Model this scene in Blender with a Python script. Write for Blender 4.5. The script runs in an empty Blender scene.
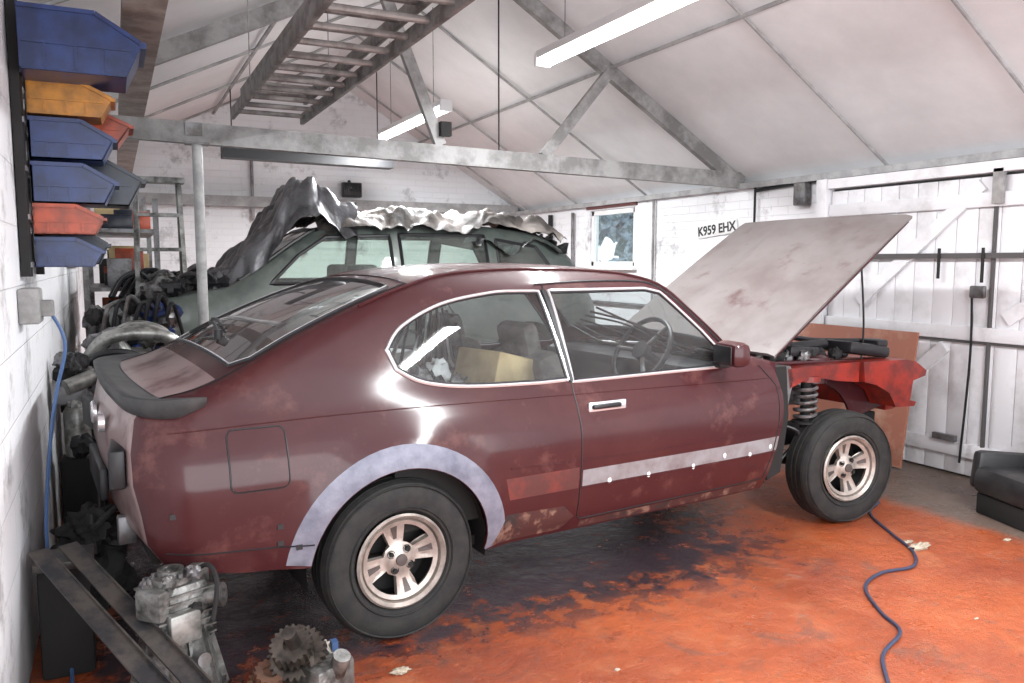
import bpy, bmesh, math, random
import numpy as np
from mathutils import Vector, Matrix, noise
from mathutils.geometry import delaunay_2d_cdt
random.seed(4)
COL=bpy.context.collection
# ---------------------------------------------------------------- materials
def pm(name,c1,c2=None,scale=5,rough=.5,metal=0,bump=0,bscale=30,th=(.4,.6),coat=0,emit=0,detail=4,r2=None,c3=None,th3=(.6,.68),s3=3,spec=.5,crough=.06):
    m=bpy.data.materials.new(name); m.use_nodes=True; nt=m.node_tree; b=nt.nodes['Principled BSDF']; L=nt.links
    b.inputs['Base Color'].default_value=(*c1,1); b.inputs['Roughness'].default_value=rough; b.inputs['Metallic'].default_value=metal
    b.inputs['Coat Weight'].default_value=coat; b.inputs['Coat Roughness'].default_value=crough; b.inputs['Specular IOR Level'].default_value=spec
    tc=nt.nodes.new('ShaderNodeTexCoord')
    if c2 is not None:
        def nzr(s,t):
            n=nt.nodes.new('ShaderNodeTexNoise'); n.inputs['Scale'].default_value=s; n.inputs['Detail'].default_value=detail; n.inputs['Roughness'].default_value=.65
            L.new(tc.outputs['Object'],n.inputs['Vector'])
            r=nt.nodes.new('ShaderNodeMapRange'); r.inputs[1].default_value=t[0]; r.inputs[2].default_value=t[1]; L.new(n.outputs['Fac'],r.inputs[0]); return r
        r=nzr(scale,th)
        x=nt.nodes.new('ShaderNodeMix'); x.data_type='RGBA'; x.inputs[6].default_value=(*c1,1); x.inputs[7].default_value=(*c2,1)
        L.new(r.outputs[0],x.inputs[0]); last=x.outputs[2]
        if c3 is not None:
            q=nzr(s3,th3); y=nt.nodes.new('ShaderNodeMix'); y.data_type='RGBA'; L.new(q.outputs[0],y.inputs[0]); L.new(last,y.inputs[6]); y.inputs[7].default_value=(*c3,1); last=y.outputs[2]
        L.new(last,b.inputs['Base Color'])
        if r2 is not None:
            q=nt.nodes.new('ShaderNodeMapRange'); q.inputs[3].default_value=rough; q.inputs[4].default_value=r2; L.new(r.outputs[0],q.inputs[0]); L.new(q.outputs[0],b.inputs['Roughness'])
    if bump:
        n=nt.nodes.new('ShaderNodeTexNoise'); n.inputs['Scale'].default_value=bscale; n.inputs['Detail'].default_value=5; L.new(tc.outputs['Object'],n.inputs['Vector'])
        bp=nt.nodes.new('ShaderNodeBump'); bp.inputs['Strength'].default_value=bump; bp.inputs['Distance'].default_value=.02
        L.new(n.outputs['Fac'],bp.inputs['Height']); L.new(bp.outputs[0],b.inputs['Normal'])
    if emit:
        b.inputs['Emission Color'].default_value=(*c1,1); b.inputs['Emission Strength'].default_value=emit
    return m
def glassmat(name,tint=(.8,.84,.84),refl=.05,pale_film=.04,dc=(.6,.6,.6)):
    m=bpy.data.materials.new(name); m.use_nodes=True; nt=m.node_tree; nt.nodes.clear(); L=nt.links
    o=nt.nodes.new('ShaderNodeOutputMaterial'); t=nt.nodes.new('ShaderNodeBsdfTransparent'); g=nt.nodes.new('ShaderNodeBsdfGlossy'); x=nt.nodes.new('ShaderNodeMixShader')
    t.inputs[0].default_value=(*tint,1); g.inputs[1].default_value=.03; lw=nt.nodes.new('ShaderNodeLayerWeight'); lw.inputs[0].default_value=.5
    p=nt.nodes.new('ShaderNodeMath'); p.operation='POWER'; p.inputs[1].default_value=4; L.new(lw.outputs['Facing'],p.inputs[0])
    a=nt.nodes.new('ShaderNodeMath'); a.operation='MULTIPLY_ADD'; a.inputs[1].default_value=.8; a.inputs[2].default_value=refl; L.new(p.outputs[0],a.inputs[0])
    d=nt.nodes.new('ShaderNodeBsdfDiffuse'); d.inputs[0].default_value=(*dc,1); y=nt.nodes.new('ShaderNodeMixShader')
    tc=nt.nodes.new('ShaderNodeTexCoord'); n=nt.nodes.new('ShaderNodeTexNoise'); n.inputs['Scale'].default_value=5; n.inputs['Detail'].default_value=6; L.new(tc.outputs['Object'],n.inputs[0])
    q=nt.nodes.new('ShaderNodeMath'); q.operation='MULTIPLY'; q.inputs[1].default_value=pale_film*2; L.new(n.outputs['Fac'],q.inputs[0])
    L.new(q.outputs[0],y.inputs[0]); L.new(t.outputs[0],y.inputs[1]); L.new(d.outputs[0],y.inputs[2])
    L.new(a.outputs[0],x.inputs[0]); L.new(y.outputs[0],x.inputs[1]); L.new(g.outputs[0],x.inputs[2]); L.new(x.outputs[0],o.inputs[0]); return m
MAROON=pm('maroon_paint',(.047,.0075,.010),(.066,.016,.016),3,.55,.0,coat=.6,th=(.45,.75),c3=(.11,.04,.035),th3=(.57,.70),s3=4.5,spec=.2,detail=8,crough=.12)
PINK=pm('pink_primer',(.25,.175,.17),(.085,.025,.027),4,.35,th=(.48,.62),coat=.2)
SILVER=pm('arch_primer',(.12,.125,.17),(.25,.255,.31),7,.5,.2,bump=.15,th=(.35,.65),detail=8)
STRIPE=pm('stripe_primer',(.26,.25,.26),(.16,.125,.13),7,.5,th=(.4,.7))
SAND=pm('sanded_red',(.17,.03,.022),(.085,.025,.023),9,.5,th=(.4,.6))
SCUFF=pm('scuffed_sill',(.06,.018,.016),(.20,.11,.08),14,.6,th=(.52,.62),detail=8,c3=(.025,.018,.018),th3=(.53,.62),s3=8)
HOODM=pm('bonnet_primer',(.175,.155,.15),(.125,.10,.096),2.2,.36,th=(.45,.68),detail=8,c3=(.085,.045,.045),th3=(.58,.70),s3=3.3,coat=.15)
BLACKP=pm('black_plastic',(.010,.010,.012),rough=.45)
RUBBER=pm('rubber',(.011,.011,.012),(.022,.021,.019),20,.75)
SPOILM=pm('spoiler_rubber',(.03,.032,.034),(.055,.055,.055),8,.55)
DARK=pm('dark_under',(.010,.009,.009),rough=.8)
CHROME=pm('chrome',(.80,.80,.82),rough=.22,metal=.65)
ALLOY=pm('alloy',(.50,.445,.40),(.33,.29,.26),13,.4,.5,detail=7)
ALLOYM=pm('alloy_slot',(.10,.085,.08),rough=.5,metal=.4)
ALLOYD=pm('alloy_recess_shade',(.012,.011,.011),rough=.7)  # near-black colour paints in the shade behind the spokes
STEEL=pm('steel',(.24,.24,.25),(.11,.10,.095),10,.45,.7)
ALU=pm('cast_aluminium',(.25,.25,.24),(.055,.055,.05),11,.45,.55,bump=.5,bscale=25,th=(.4,.62),detail=7)
REDP=pm('red_oxide',(.28,.022,.012),(.12,.016,.013),8,.35)
GLASS=glassmat('glass'); GLASS2=glassmat('glass_rear',(.78,.8,.8),.24,.12,(.68,.66,.66))  # rear glass: pale dusty film also stands in for the ceiling's reflection
SEAT=pm('seat_fabric',(.07,.065,.06),(.14,.13,.12),12,.9); TAN=pm('tan_card',(.50,.38,.20),(.36,.27,.14),6,.8)
WHITE=pm('white_paint',(.78,.78,.77),(.60,.60,.59),3,.6,bump=.15,bscale=20,th=(.5,.9))
BEAM=pm('beam_paint',(.33,.325,.32),(.17,.165,.16),5,.6,bump=.2,detail=8)
BEAML=pm('batten_paint',(.40,.40,.40),(.27,.27,.27),6,.6)
# ---------------------------------------------------------------- helpers
def empty(name,loc=(0,0,0),rz=0):
    o=bpy.data.objects.new(name,None); COL.objects.link(o); o.location=loc; o.rotation_euler=(0,0,rz); o.empty_display_size=.1; return o
def mk(name,verts,faces,mats,parent=None,mi=None,smooth=False,sharp=35):
    me=bpy.data.meshes.new(name); me.from_pydata([tuple(v) for v in verts],[],faces); me.update()
    o=bpy.data.objects.new(name,me); COL.objects.link(o)
    for m in (mats if isinstance(mats,(list,tuple)) else [mats]): me.materials.append(m)
    if mi: me.polygons.foreach_set('material_index',mi)
    if smooth:
        me.polygons.foreach_set('use_smooth',[True]*len(me.polygons)); me.set_sharp_from_angle(angle=math.radians(sharp))
    if parent: o.parent=parent
    return o
def solid(o,th,off=-1,sharp=45):
    md=o.modifiers.new('s','SOLIDIFY'); md.thickness=th; md.offset=off
    bpy.context.view_layer.update(); dg=bpy.context.evaluated_depsgraph_get()
    me=bpy.data.meshes.new_from_object(o.evaluated_get(dg)); o.modifiers.clear(); o.data=me
    me.polygons.foreach_set('use_smooth',[True]*len(me.polygons)); me.set_sharp_from_angle(angle=math.radians(sharp))
class MB:
    def __init__(s): s.v=[];s.f=[];s.m=[];s.mats=[]
    def mi(s,m):
        if m not in s.mats: s.mats.append(m)
        return s.mats.index(m)
    def add(s,vs,fs,m):
        k=len(s.v); s.v+=[Vector(v) for v in vs]; s.f+=[tuple(i+k for i in f) for f in fs]; s.m+=[s.mi(m)]*len(fs)
    def box(s,c,d,m,R=None,bev=0):
        x,y,z=[a/2 for a in d]; c=Vector(c)
        if bev<=0:
            vs=[Vector((i*x,j*y,k*z)) for i in(-1,1) for j in(-1,1) for k in(-1,1)]
            fs=[(0,1,3,2),(4,6,7,5),(0,4,5,1),(2,3,7,6),(0,2,6,4),(1,5,7,3)]
        else:
            bm=bmesh.new(); bmesh.ops.create_cube(bm,size=1); bmesh.ops.scale(bm,vec=(2*x,2*y,2*z),verts=bm.verts)
            bmesh.ops.bevel(bm,geom=bm.edges[:],offset=bev,segments=2,affect='EDGES',profile=.5)
            bm.verts.index_update(); vs=[v.co.copy() for v in bm.verts]; fs=[tuple(v.index for v in f.verts) for f in bm.faces]; bm.free()
        if R is not None: vs=[R@v for v in vs]
        s.add([v+c for v in vs],fs,m)
    def cyl(s,a,b,r,m,n=16,r2=None,cap=True):
        a=Vector(a);b=Vector(b); r2=r if r2 is None else r2; d=(b-a).normalized(); u=d.orthogonal().normalized(); w=d.cross(u)
        vs=[];
        for p,q in((a,r),(b,r2)):
            for i in range(n):
                t=2*math.pi*i/n; vs.append(p+(u*math.cos(t)+w*math.sin(t))*q)
        fs=[(i,(i+1)%n,n+(i+1)%n,n+i) for i in range(n)]
        if cap: fs+=[tuple(range(n-1,-1,-1)),tuple(range(n,2*n))]
        s.add(vs,fs,m)
    def lathe(s,prof,c,axis,m,n=40,ms=None):
        d=Vector(axis).normalized(); u=d.orthogonal().normalized(); w=d.cross(u); c=Vector(c); vs=[]
        for h,r in prof:
            for i in range(n):
                t=2*math.pi*i/n; vs.append(c+d*h+(u*math.cos(t)+w*math.sin(t))*r)
        base=len(s.v); s.v+=vs
        for k in range(len(prof)-1):
            fs=[(k*n+i,k*n+(i+1)%n,(k+1)*n+(i+1)%n,(k+1)*n+i) for i in range(n)]
            mm=ms[k] if ms else m
            s.f+=[tuple(i+base for i in f) for f in fs]; s.m+=[s.mi(mm)]*len(fs)
    def tube(s,pts,r,m,n=8,closed=False):
        pts=[Vector(p) for p in pts]; N=len(pts); vs=[]; up=None
        for i,p in enumerate(pts):
            a=pts[(i-1)%N] if (i>0 or closed) else p; b=pts[(i+1)%N] if (i<N-1 or closed) else p
            d=(b-a).normalized()
            if up is None: up=d.orthogonal().normalized()
            up=(up-d*up.dot(d)); up=up.normalized() if up.length>1e-6 else d.orthogonal().normalized()
            w=d.cross(up); rr=r[i] if isinstance(r,(list,tuple)) else r
            for k in range(n):
                t=2*math.pi*k/n; vs.append(p+(up*math.cos(t)+w*math.sin(t))*rr)
        fs=[]
        for i in range(N if closed else N-1):
            j=(i+1)%N
            for k in range(n): fs.append((i*n+k,i*n+(k+1)%n,j*n+(k+1)%n,j*n+k))
        if not closed: fs+=[tuple(range(n-1,-1,-1)),tuple((N-1)*n+k for k in range(n))]
        s.add(vs,fs,m)
    def ball(s,c,r,m,sc=(1,1,1),amp=0,fr=4,n=20,seed=0):
        vs=[];fs=[]; c=Vector(c)
        for i in range(n+1):
            a=math.pi*i/n
            for j in range(2*n):
                b=math.pi*j/n; d=Vector((math.sin(a)*math.cos(b),math.sin(a)*math.sin(b),math.cos(a)))
                q=r*(1+amp*noise.noise(d*fr+Vector((seed,0,0)))); vs.append(c+Vector((d.x*q*sc[0],d.y*q*sc[1],d.z*q*sc[2])))
        for i in range(n):
            for j in range(2*n):
                k=(j+1)%(2*n); fs.append((i*2*n+j,(i+1)*2*n+j,(i+1)*2*n+k,i*2*n+k))
        s.add(vs,fs,m)
    def prism(s,poly,y0,y1,m,plane='xz'):
        n=len(poly)
        def P(p,h): return {'xz':(p[0],h,p[1]),'yz':(h,p[0],p[1]),'xy':(p[0],p[1],h)}[plane]
        vs=[P(p,y0) for p in poly]+[P(p,y1) for p in poly]
        fs=[(i,(i+1)%n,n+(i+1)%n,n+i) for i in range(n)]+[tuple(range(n-1,-1,-1)),tuple(range(n,2*n))]
        s.add(vs,fs,m)
    def obj(s,name,parent=None,smooth=True,loc=None,sharp=35):
        o=mk(name,s.v,s.f,s.mats,parent,s.m,False)
        bm=bmesh.new(); bm.from_mesh(o.data); bmesh.ops.recalc_face_normals(bm,faces=bm.faces); bm.to_mesh(o.data); bm.free()
        if smooth:
            o.data.polygons.foreach_set('use_smooth',[True]*len(o.data.polygons)); o.data.set_sharp_from_angle(angle=math.radians(sharp))
        return o
def cr(pts,n=8,closed=False):
    P=[Vector(p) for p in pts]; N=len(P); out=[]
    for i in range(N if closed else N-1):
        p0=P[(i-1)%N] if (closed or i>0) else P[0]; p1=P[i]; p2=P[(i+1)%N]; p3=P[(i+2)%N] if (closed or i<N-2) else P[-1]
        for k in range(n):
            t=k/n; out.append(.5*((2*p1)+(p2-p0)*t+(2*p0-5*p1+4*p2-p3)*t*t+(3*p1-p0-3*p2+p3)*t**3))
    if not closed: out.append(P[-1].copy())
    return out
def lin(pts,step=.03,closed=True):
    out=[];P=[Vector(p) for p in pts];N=len(P)
    for i in range(N if closed else N-1):
        a=P[i];b=P[(i+1)%N];k=max(1,int((b-a).length/step+.5))
        for j in range(k): out.append(a.lerp(b,j/k))
    if not closed: out.append(P[-1])
    return out
def inpoly(pts,poly):
    x=pts[:,0];y=pts[:,1];r=np.zeros(len(x),bool);n=len(poly)
    for i in range(n):
        x1,y1=poly[i][0],poly[i][1];x2,y2=poly[(i+1)%n][0],poly[(i+1)%n][1]
        if y1==y2: continue
        c=((y1>y)!=(y2>y))&(x<(x2-x1)*(y-y1)/(y2-y1)+x1); r^=c
    return r
def cdt(outer,regions,step):
    V=[];E=[]
    for poly in [outer]+[r[0] for r in regions]:
        k=len(V);n=len(poly); V+=[Vector((p[0],p[1])) for p in poly]; E+=[(k+i,k+(i+1)%n) for i in range(n)]
    B=np.array([(v.x,v.y) for v in V])
    x0,y0=B.min(0);x1,y1=B.max(0)
    gx,gy=np.meshgrid(np.arange(x0+step*.5,x1,step),np.arange(y0+step*.5,y1,step)); G=np.stack([gx.ravel(),gy.ravel()],1)
    G=G[inpoly(G,outer)]
    keep=np.ones(len(G),bool)
    for b in B: keep&=((G-b)**2).sum(1)>(step*.55)**2
    V+=[Vector((float(a),float(b))) for a,b in G[keep]]
    r=delaunay_2d_cdt(V,E,[],0,1e-5); vs=r[0];fs=r[2]
    C=np.array([[(vs[f[0]].x+vs[f[1]].x+vs[f[2]].x)/3,(vs[f[0]].y+vs[f[1]].y+vs[f[2]].y)/3] for f in fs])
    ins=inpoly(C,outer); idx=np.zeros(len(fs),int)
    for poly,i in regions: idx[inpoly(C,poly)]=i
    return vs,[f for f,k in zip(fs,ins) if k],[int(i) for i,k in zip(idx,ins) if k]
def shell(name,parent,rail,tail,bottom,front,prof,kx,ymod,crown,side_reg,top_reg,mats,glass_ids,bt=.05,bf=.08,closefront=False,step=.035,thick=.010):
    rail=[Vector(p) for p in rail]
    tail_e=lin([rail[-1]]+[Vector(p) for p in tail],.04,False)
    bot=lin([tail_e[-1]]+[Vector(p) for p in bottom],.03,False)
    fr=lin([bot[-1]]+[Vector(p) for p in front]+[rail[0]],.04,False)
    outline=rail+tail_e[1:]+bot[1:]+fr[1:-1]
    pt=cr([(z,y,0) for z,y in prof],12); pz=[p.x for p in pt]; py=[p.y for p in pt]
    zz=np.linspace(min(pz),max(pz),160); yv=np.interp(zz,pz,py); ker=np.hanning(13); ker/=ker.sum(); ysm=np.convolve(np.pad(yv,6,mode='edge'),ker,'valid'); pz,py=zz,ysm
    rx=[p.x for p in rail][::-1]; rz=[p.y for p in rail][::-1]
    ez=[p.y for p in tail_e][::-1]; ex=[p.x for p in tail_e][::-1]
    def Y(x,z):
        y=float(np.interp(z,pz,py))*kx(x)
        if x<rx[-1]:
            dz=float(np.interp(x,rx,rz))-z
            if dz<.06: y-=.022*(1-max(dz,0)/.06)**2
        dx=x-float(np.interp(z,ez,ex))
        if dx<.16: y-=.07*(1-max(dx,0)/.16)**2
        return y+ymod(x,z)
    V=[];F=[];M=[];
    vs,fs,ids=cdt(outline,side_reg,step)
    for sg in(-1,1):
        k=len(V); V+=[Vector((v.x,sg*Y(v.x,v.y),v.y)) for v in vs]
        for f,i in zip(fs,ids):
            f=tuple(a+k for a in f); F.append(f if sg<0 else f[::-1]); M.append(i)
    NS=24; xe=rail[-1].x; xf=rail[0].x
    S=[-1+2*i/NS for i in range(NS+1)]
    outer=[Vector((p.x,-.6)) for p in rail]+[Vector((xe,s*.6)) for s in S[1:-1]]+[Vector((p.x,.6)) for p in rail[::-1]]+[Vector((xf,s*.6)) for s in S[-2:0:-1]]
    def top(x,s):
        a=min(1,abs(s)); zr=float(np.interp(x,rx,rz)); y=Y(x,zr)*s
        xx=x-bt*(1-s*s)*max(0,1-(x-xe)/.5)**1.5+bf*(1-s*s)*max(0,1-(xf-x)/.7)
        return Vector((xx,y,zr+crown(x)*(1-a**2.5)))
    vs,fs,ids=cdt(outer,[([Vector((p[0],p[1]*.6)) for p in poly],i) for poly,i in top_reg],step)
    k=len(V); V+=[top(v.x,max(-1,min(1,v.y/.6))) for v in vs]
    for f,i in zip(fs,ids): F.append(tuple(a+k for a in f)); M.append(i)
    def endp(edge,b,crx,sgn,mi):
        z0=edge[-1].y;z1=edge[0].y; k=len(V)
        for p in edge:
            h=(p.y-z0)/(z1-z0)
            for s in S: V.append(Vector((p.x+sgn*b*(1-s*s),Y(p.x,p.y)*s,p.y+crx*(1-abs(s)**2.5)*h)))
        for i in range(len(edge)-1):
            for j in range(NS):
                q=(k+i*(NS+1)+j,k+i*(NS+1)+j+1,k+(i+1)*(NS+1)+j+1,k+(i+1)*(NS+1)+j); F.append(q if sgn<0 else q[::-1]); M.append(mi)
    endp(tail_e,bt,crown(xe),-1,mats['tail'])
    if closefront: endp(fr[::-1],bf,crown(xf),1,0)
    ml=mats['list']
    o=mk(name,V,F,ml,parent,M)
    bm=bmesh.new(); bm.from_mesh(o.data); bmesh.ops.remove_doubles(bm,verts=bm.verts,dist=.0015); bmesh.ops.recalc_face_normals(bm,faces=bm.faces)
    g=bm.copy()
    bmesh.ops.delete(bm,geom=[f for f in bm.faces if f.material_index in glass_ids],context='FACES')
    bmesh.ops.delete(g,geom=[f for f in g.faces if f.material_index not in glass_ids],context='FACES')
    bm.to_mesh(o.data); bm.free()
    gm=bpy.data.meshes.new(name+'_glass'); g.to_mesh(gm); g.free()
    for m in ml: gm.materials.append(m)
    go=bpy.data.objects.new(name+'_glass',gm); COL.objects.link(go); go.parent=parent
    gm.polygons.foreach_set('use_smooth',[True]*len(gm.polygons))
    solid(o,thick,-1,50)
    return Y,top
def sline(mb,Y,pts,r,m,sides=(-1,1),off=0,closed=False,step=.03):
    pp=lin(pts,step,closed)
    for sg in sides: mb.tube([(p[0],sg*(Y(p[0],p[1])+off),p[1]) for p in pp],r,m,6,closed)
def circ(cx,cz,r,a0,a1,n):
    return [Vector((cx+r*math.cos(math.radians(a0+(a1-a0)*i/n)),cz+r*math.sin(math.radians(a0+(a1-a0)*i/n)))) for i in range(n+1)]
# ---------------------------------------------------------------- wheel
def tyre_prof(R,r,w):
    h=w/2; return [(-h*.72,r),(-h*.92,r+.015),(-h,r+(R-r)*.45),(-h*.97,R-.035),(-h*.86,R-.012),(-h*.66,R-.002),(-h*.64,R-.006),(-h*.58,R-.006),(-h*.56,R-.001),(-h*.24,R),(-h*.22,R-.006),(-h*.14,R-.006),(-h*.12,R),(h*.12,R),(h*.14,R-.006),(h*.22,R-.006),(h*.24,R),(h*.56,R-.001),(h*.58,R-.006),(h*.64,R-.006),(h*.66,R-.002),(h*.86,R-.012),(h*.97,R-.035),(h,r+(R-r)*.45),(h*.92,r+.015),(h*.72,r)]
def wheel(name,parent,x,yc,z,steer,out):
    e=empty(name,(x,yc,z),steer); e.parent=parent
    R=.305; mb=MB(); mb.lathe(tyre_prof(R,.178,.185),(0,0,0),(0,1,0),RUBBER,72)
    for rr in (.205,.285): mb.lathe([(out*.090,rr-.004),(out*.0945,rr),(out*.090,rr+.004)],(0,0,0),(0,1,0),RUBBER,72)
    mb.obj('tyre',e)
    mb=MB(); o=out
    mb.lathe([(o*.085,.180),(o*.092,.172),(o*.080,.160),(o*.045,.155)],(0,0,0),(0,1,0),ALLOY,64)
    mb.lathe([(o*.045,.155),(o*-.03,.145),(o*-.07,.15),(o*-.075,.178)],(0,0,0),(0,1,0),ALLOYD,64)
    mb.lathe([(o*-.03,.146),(o*-.035,.03),(o*-.03,.0)],(0,0,0),(0,1,0),ALLOYD,32)
    outer=circ(0,0,.155,0,360,64)[:-1]; regs=[]
    def pc(r,a): return (r*math.cos(math.radians(a)),r*math.sin(math.radians(a)))
    for k in range(4):
        a=45+90*k+12
        regs.append(([pc(.139,a+d) for d in np.linspace(-26,26,11)]+[pc(.064,a+d) for d in (20,0,-20)],1))
        a=90*k+12
        regs.append(([pc(.137,a+d) for d in np.linspace(-6,6,5)]+[pc(.080,a+d) for d in (5,-5)],2))
    regs=[([Vector(p) for p in q],i) for q,i in regs]
    vs,fs,ids=cdt(outer,regs,.013)
    def ht(x,y):
        r=math.hypot(x,y); return .062-.022*math.sin(min(1,r/.155)*math.pi)+ (.006 if r<.05 else 0)
    bm=bmesh.new(); bv=[bm.verts.new((v.x,o*ht(v.x,v.y),v.y)) for v in vs]
    for f,i in zip(fs,ids):
        if i!=1:
            q=bm.faces.new([bv[j] for j in f]); q.material_index=0 if i==0 else 1
    loose=[v for v in bm.verts if not v.link_faces]; bmesh.ops.delete(bm,geom=loose,context='VERTS')
    bmesh.ops.recalc_face_normals(bm,faces=bm.faces)
    me=bpy.data.meshes.new('spokes'); bm.to_mesh(me); bm.free(); me.materials.append(ALLOY); me.materials.append(ALLOYM)
    so=bpy.data.objects.new('spokes',me); COL.objects.link(so); so.parent=e; solid(so,.024,0,40)
    for k in range(4):
        t=math.radians(57+90*k); c=Vector((.045*math.cos(t),0,.045*math.sin(t)))
        mb.lathe([(o*.062,.015),(o*.069,.015),(o*.060,.011),(o*.05,.011)],c,(0,1,0),ALLOYM,16); mb.cyl(c+Vector((0,o*.05,0)),c+Vector((0,o*.074,0)),.009,DARK,6)
    mb.lathe([(o*.06,.024),(o*.078,.022),(o*.080,.0)],(0,0,0),(0,1,0),ALLOYM,24)
    mb.obj('rim',e)
    return e
# ================================================================= coupe
AC=math.radians(5.15)
car=empty('coupe_car',(0.858,3.542,0),AC)
rail=cr([(2.06,.905),(1.94,.93),(1.80,.958),(1.70,1.05),(1.56,1.18),(1.43,1.295),(1.28,1.345),(1.08,1.368),(.8,1.378),(.53,1.376),(.28,1.355),(.08,1.305),(-.12,1.235),(-.34,1.14),(-.56,1.03),(-.68,.98),(-.78,.955),(-.86,.93)],5)
tail=[(-.885,.90),(-.905,.80),(-.905,.70),(-.885,.60),(-.87,.50),(-.82,.42)]
ARX,ARZ=-.02,.315
a0=math.degrees(math.asin((.355-ARZ)/.35)); 
arch=circ(ARX,ARZ,.35,180-a0,-5,30)
bottom=[(-.60,.375)]+arch+[(.345,.275),(1.95,.275)]
front=[(1.99,.45),(2.035,.60),(2.045,.75),(2.04,.85)]
prof=[(.15,.73),(.22,.745),(.29,.775),(.34,.80),(.45,.822),(.55,.832),(.66,.836),(.73,.828),(.80,.802),(.86,.772),(.92,.748),(1.0,.722),(1.10,.686),(1.20,.645),(1.28,.605),(1.34,.56),(1.39,.50)]
def kx(x): 
    k=1.0
    if x<.2: k-=.06*((.2-x)/1.1)**2
    if x>1.5: k-=.02*((x-1.5)/.5)**2
    return k
def ym(x,z):
    d=math.hypot(x-ARX,z-ARZ); t=min(1,max(0,(d-.36)/.14))
    return .022*(1-t*t*(3-2*t)) if z>.2 else 0
qwin=cr([(-.028,1.085),(.045,1.165),(.23,1.245),(.467,1.284),(.60,1.288)],6)+lin([(.706,1.286),(.765,.918)],.04,False)+cr([(.62,.916),(.29,.928),(.10,.958),(.0,1.01)],5)
dwin=lin([(.757,1.288),(1.30,1.288),(1.385,1.270),(1.58,1.085),(1.70,.955),(1.715,.925),(1.70,.912),(.785,.908)],.03,True)
band=circ(ARX,ARZ,.352,180-a0-1,-6,30)+circ(ARX,ARZ,.437,-2,172,30)
stripe=lin([(.785,.475),(2.0,.475),(2.012,.545),(.785,.545)],.04)
sand=lin([(.43,.47),(.765,.47),(.765,.56),(.41,.56)],.04)
sill=lin([(.36,.29),(.70,.29),(.76,.345),(.70,.40),(.42,.41)],.04)
sill2=lin([(.80,.283),(1.90,.283),(1.90,.325),(.80,.315)],.04)
ws=lin([(1.745,-.90),(1.745,.90),(1.46,.90),(1.46,-.90)],.04)
hg=lin([(.06,-.86),(.06,.86),(-.0,.90),(-.50,.90),(-.56,.82),(-.56,-.82),(-.50,-.90),(0,-.90)],.04)
deck=lin([(-.62,-.90),(-.62,.90),(-.84,.88),(-.84,-.88)],.04)
def crown(x): return float(np.interp(x,[-.9,-.7,-.4,0,.3,1.3,1.6,2.06],[.012,.02,.05,.035,.025,.03,.03,.02]))
Y,top=shell('body',car,rail,tail,bottom,front,prof,kx,ym,crown,
  [(qwin,5),(dwin,5),(band,2),(stripe,3),(sand,4),(sill,8),(sill2,8)],[(ws,5),(hg,6),(deck,1)],
  {'list':[MAROON,PINK,SILVER,STRIPE,SAND,GLASS,GLASS2,DARK,SCUFF],'tail':1},(5,6),bt=.05,bf=.10,step=.027)
mb=MB()
for w in(qwin,dwin):
    sline(mb,Y,w,.0075,CHROME,closed=True,off=.003,step=.02); 
    c=sum((Vector((p[0],p[1],0)) for p in w),Vector())/len(w)
    sline(mb,Y,[Vector((c.x+(p[0]-c.x)*.978,c.y+(p[1]-c.y)*.955,0)) for p in w],.006,BLACKP,closed=True,off=0,step=.02)
pl=lin([(.73,1.29),(.775,.91)],.04,False)
for sg in(-1,1): mb.tube([(p.x,sg*(Y(p.x,p.y)+.001),p.y) for p in pl],.014,BLACKP,6)
seam=BLACKP
door=lin(cr([(.735,1.312),(.757,1.2),(.775,.95),(.775,.70),(.775,.34)],6)+[Vector((.80,.325)),Vector((1.93,.335)),Vector((1.97,.45)),Vector((2.005,.62)),Vector((2.01,.80)),Vector((1.93,.90))],.03,False)
sline(mb,Y,door,.0035,seam,off=0)
sline(mb,Y,cr([(.70,1.315),(1.0,1.325),(1.30,1.318),(1.42,1.275),(1.62,1.095),(1.76,.95)],6),.005,seam,off=.001)
flap=[];
for cx_,cz_,q in((-.46,.83,0),(-.60,.83,90),(-.60,.68,180),(-.46,.68,270)): flap+=circ(cx_,cz_,.025,q,q+90,4)
sline(mb,Y,flap,.003,seam,sides=(-1,),closed=True,step=.02)
sline(mb,Y,[(-.82,.47),(-.36,.44)],.003,seam)
sline(mb,Y,cr([(-.80,.86),(-.2,.872),(.6,.862),(2.0,.835)],8),.0022,MAROON,off=.001)
sline(mb,Y,cr([(.43,.60),(.9,.585),(1.6,.58),(2.02,.58)],8),.0028,MAROON,off=.001)
sline(mb,Y,[(.775,.47),(2.0,.47)],.003,MAROON,off=.001)
for poly in (hg,ws):
    mb.tube([top(p.x,p.y)+Vector((0,0,.002)) for p in poly],.009,BLACKP,6,closed=True)
mb.tube([top(p.x,p.y)+Vector((0,0,.008)) for p in hg],.004,CHROME,6,closed=True)
lid=lin([(.13,-.93),(-.62,-.93),(-.80,-.90),(-.80,.90),(-.62,.93),(.13,.93)],.04)
mb.tube([top(p.x,p.y)+Vector((0,0,.001)) for p in lid],.003,seam,6,closed=True)
for sg in(-1,1):
    mb.tube([top(p.x,sg*.995)+Vector((0,sg*.004,.002)) for p in cr([(1.78,0),(1.45,0),(1.0,0),(.5,0),(.15,0),(-.1,0)],10)],.006,MAROON,6)
mb.obj('seams_and_trim',car)
mb=MB()
for x,z in((.93,.48),(1.15,.475),(1.42,.475),(1.62,.50),(1.80,.48),(1.95,.50)):
    mb.ball((x,-Y(x,z),z),.010,WHITE,sc=(1,.25,1.3),amp=.3,n=8,seed=x)
for x,z in((-.80,.60),(-.47,.52),(-.47,.46),(-.41,.44)): mb.box((x,-Y(x,z),z),(.02,.006,.018),BLACKP)
mb.obj('filler_spots',car)
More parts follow.
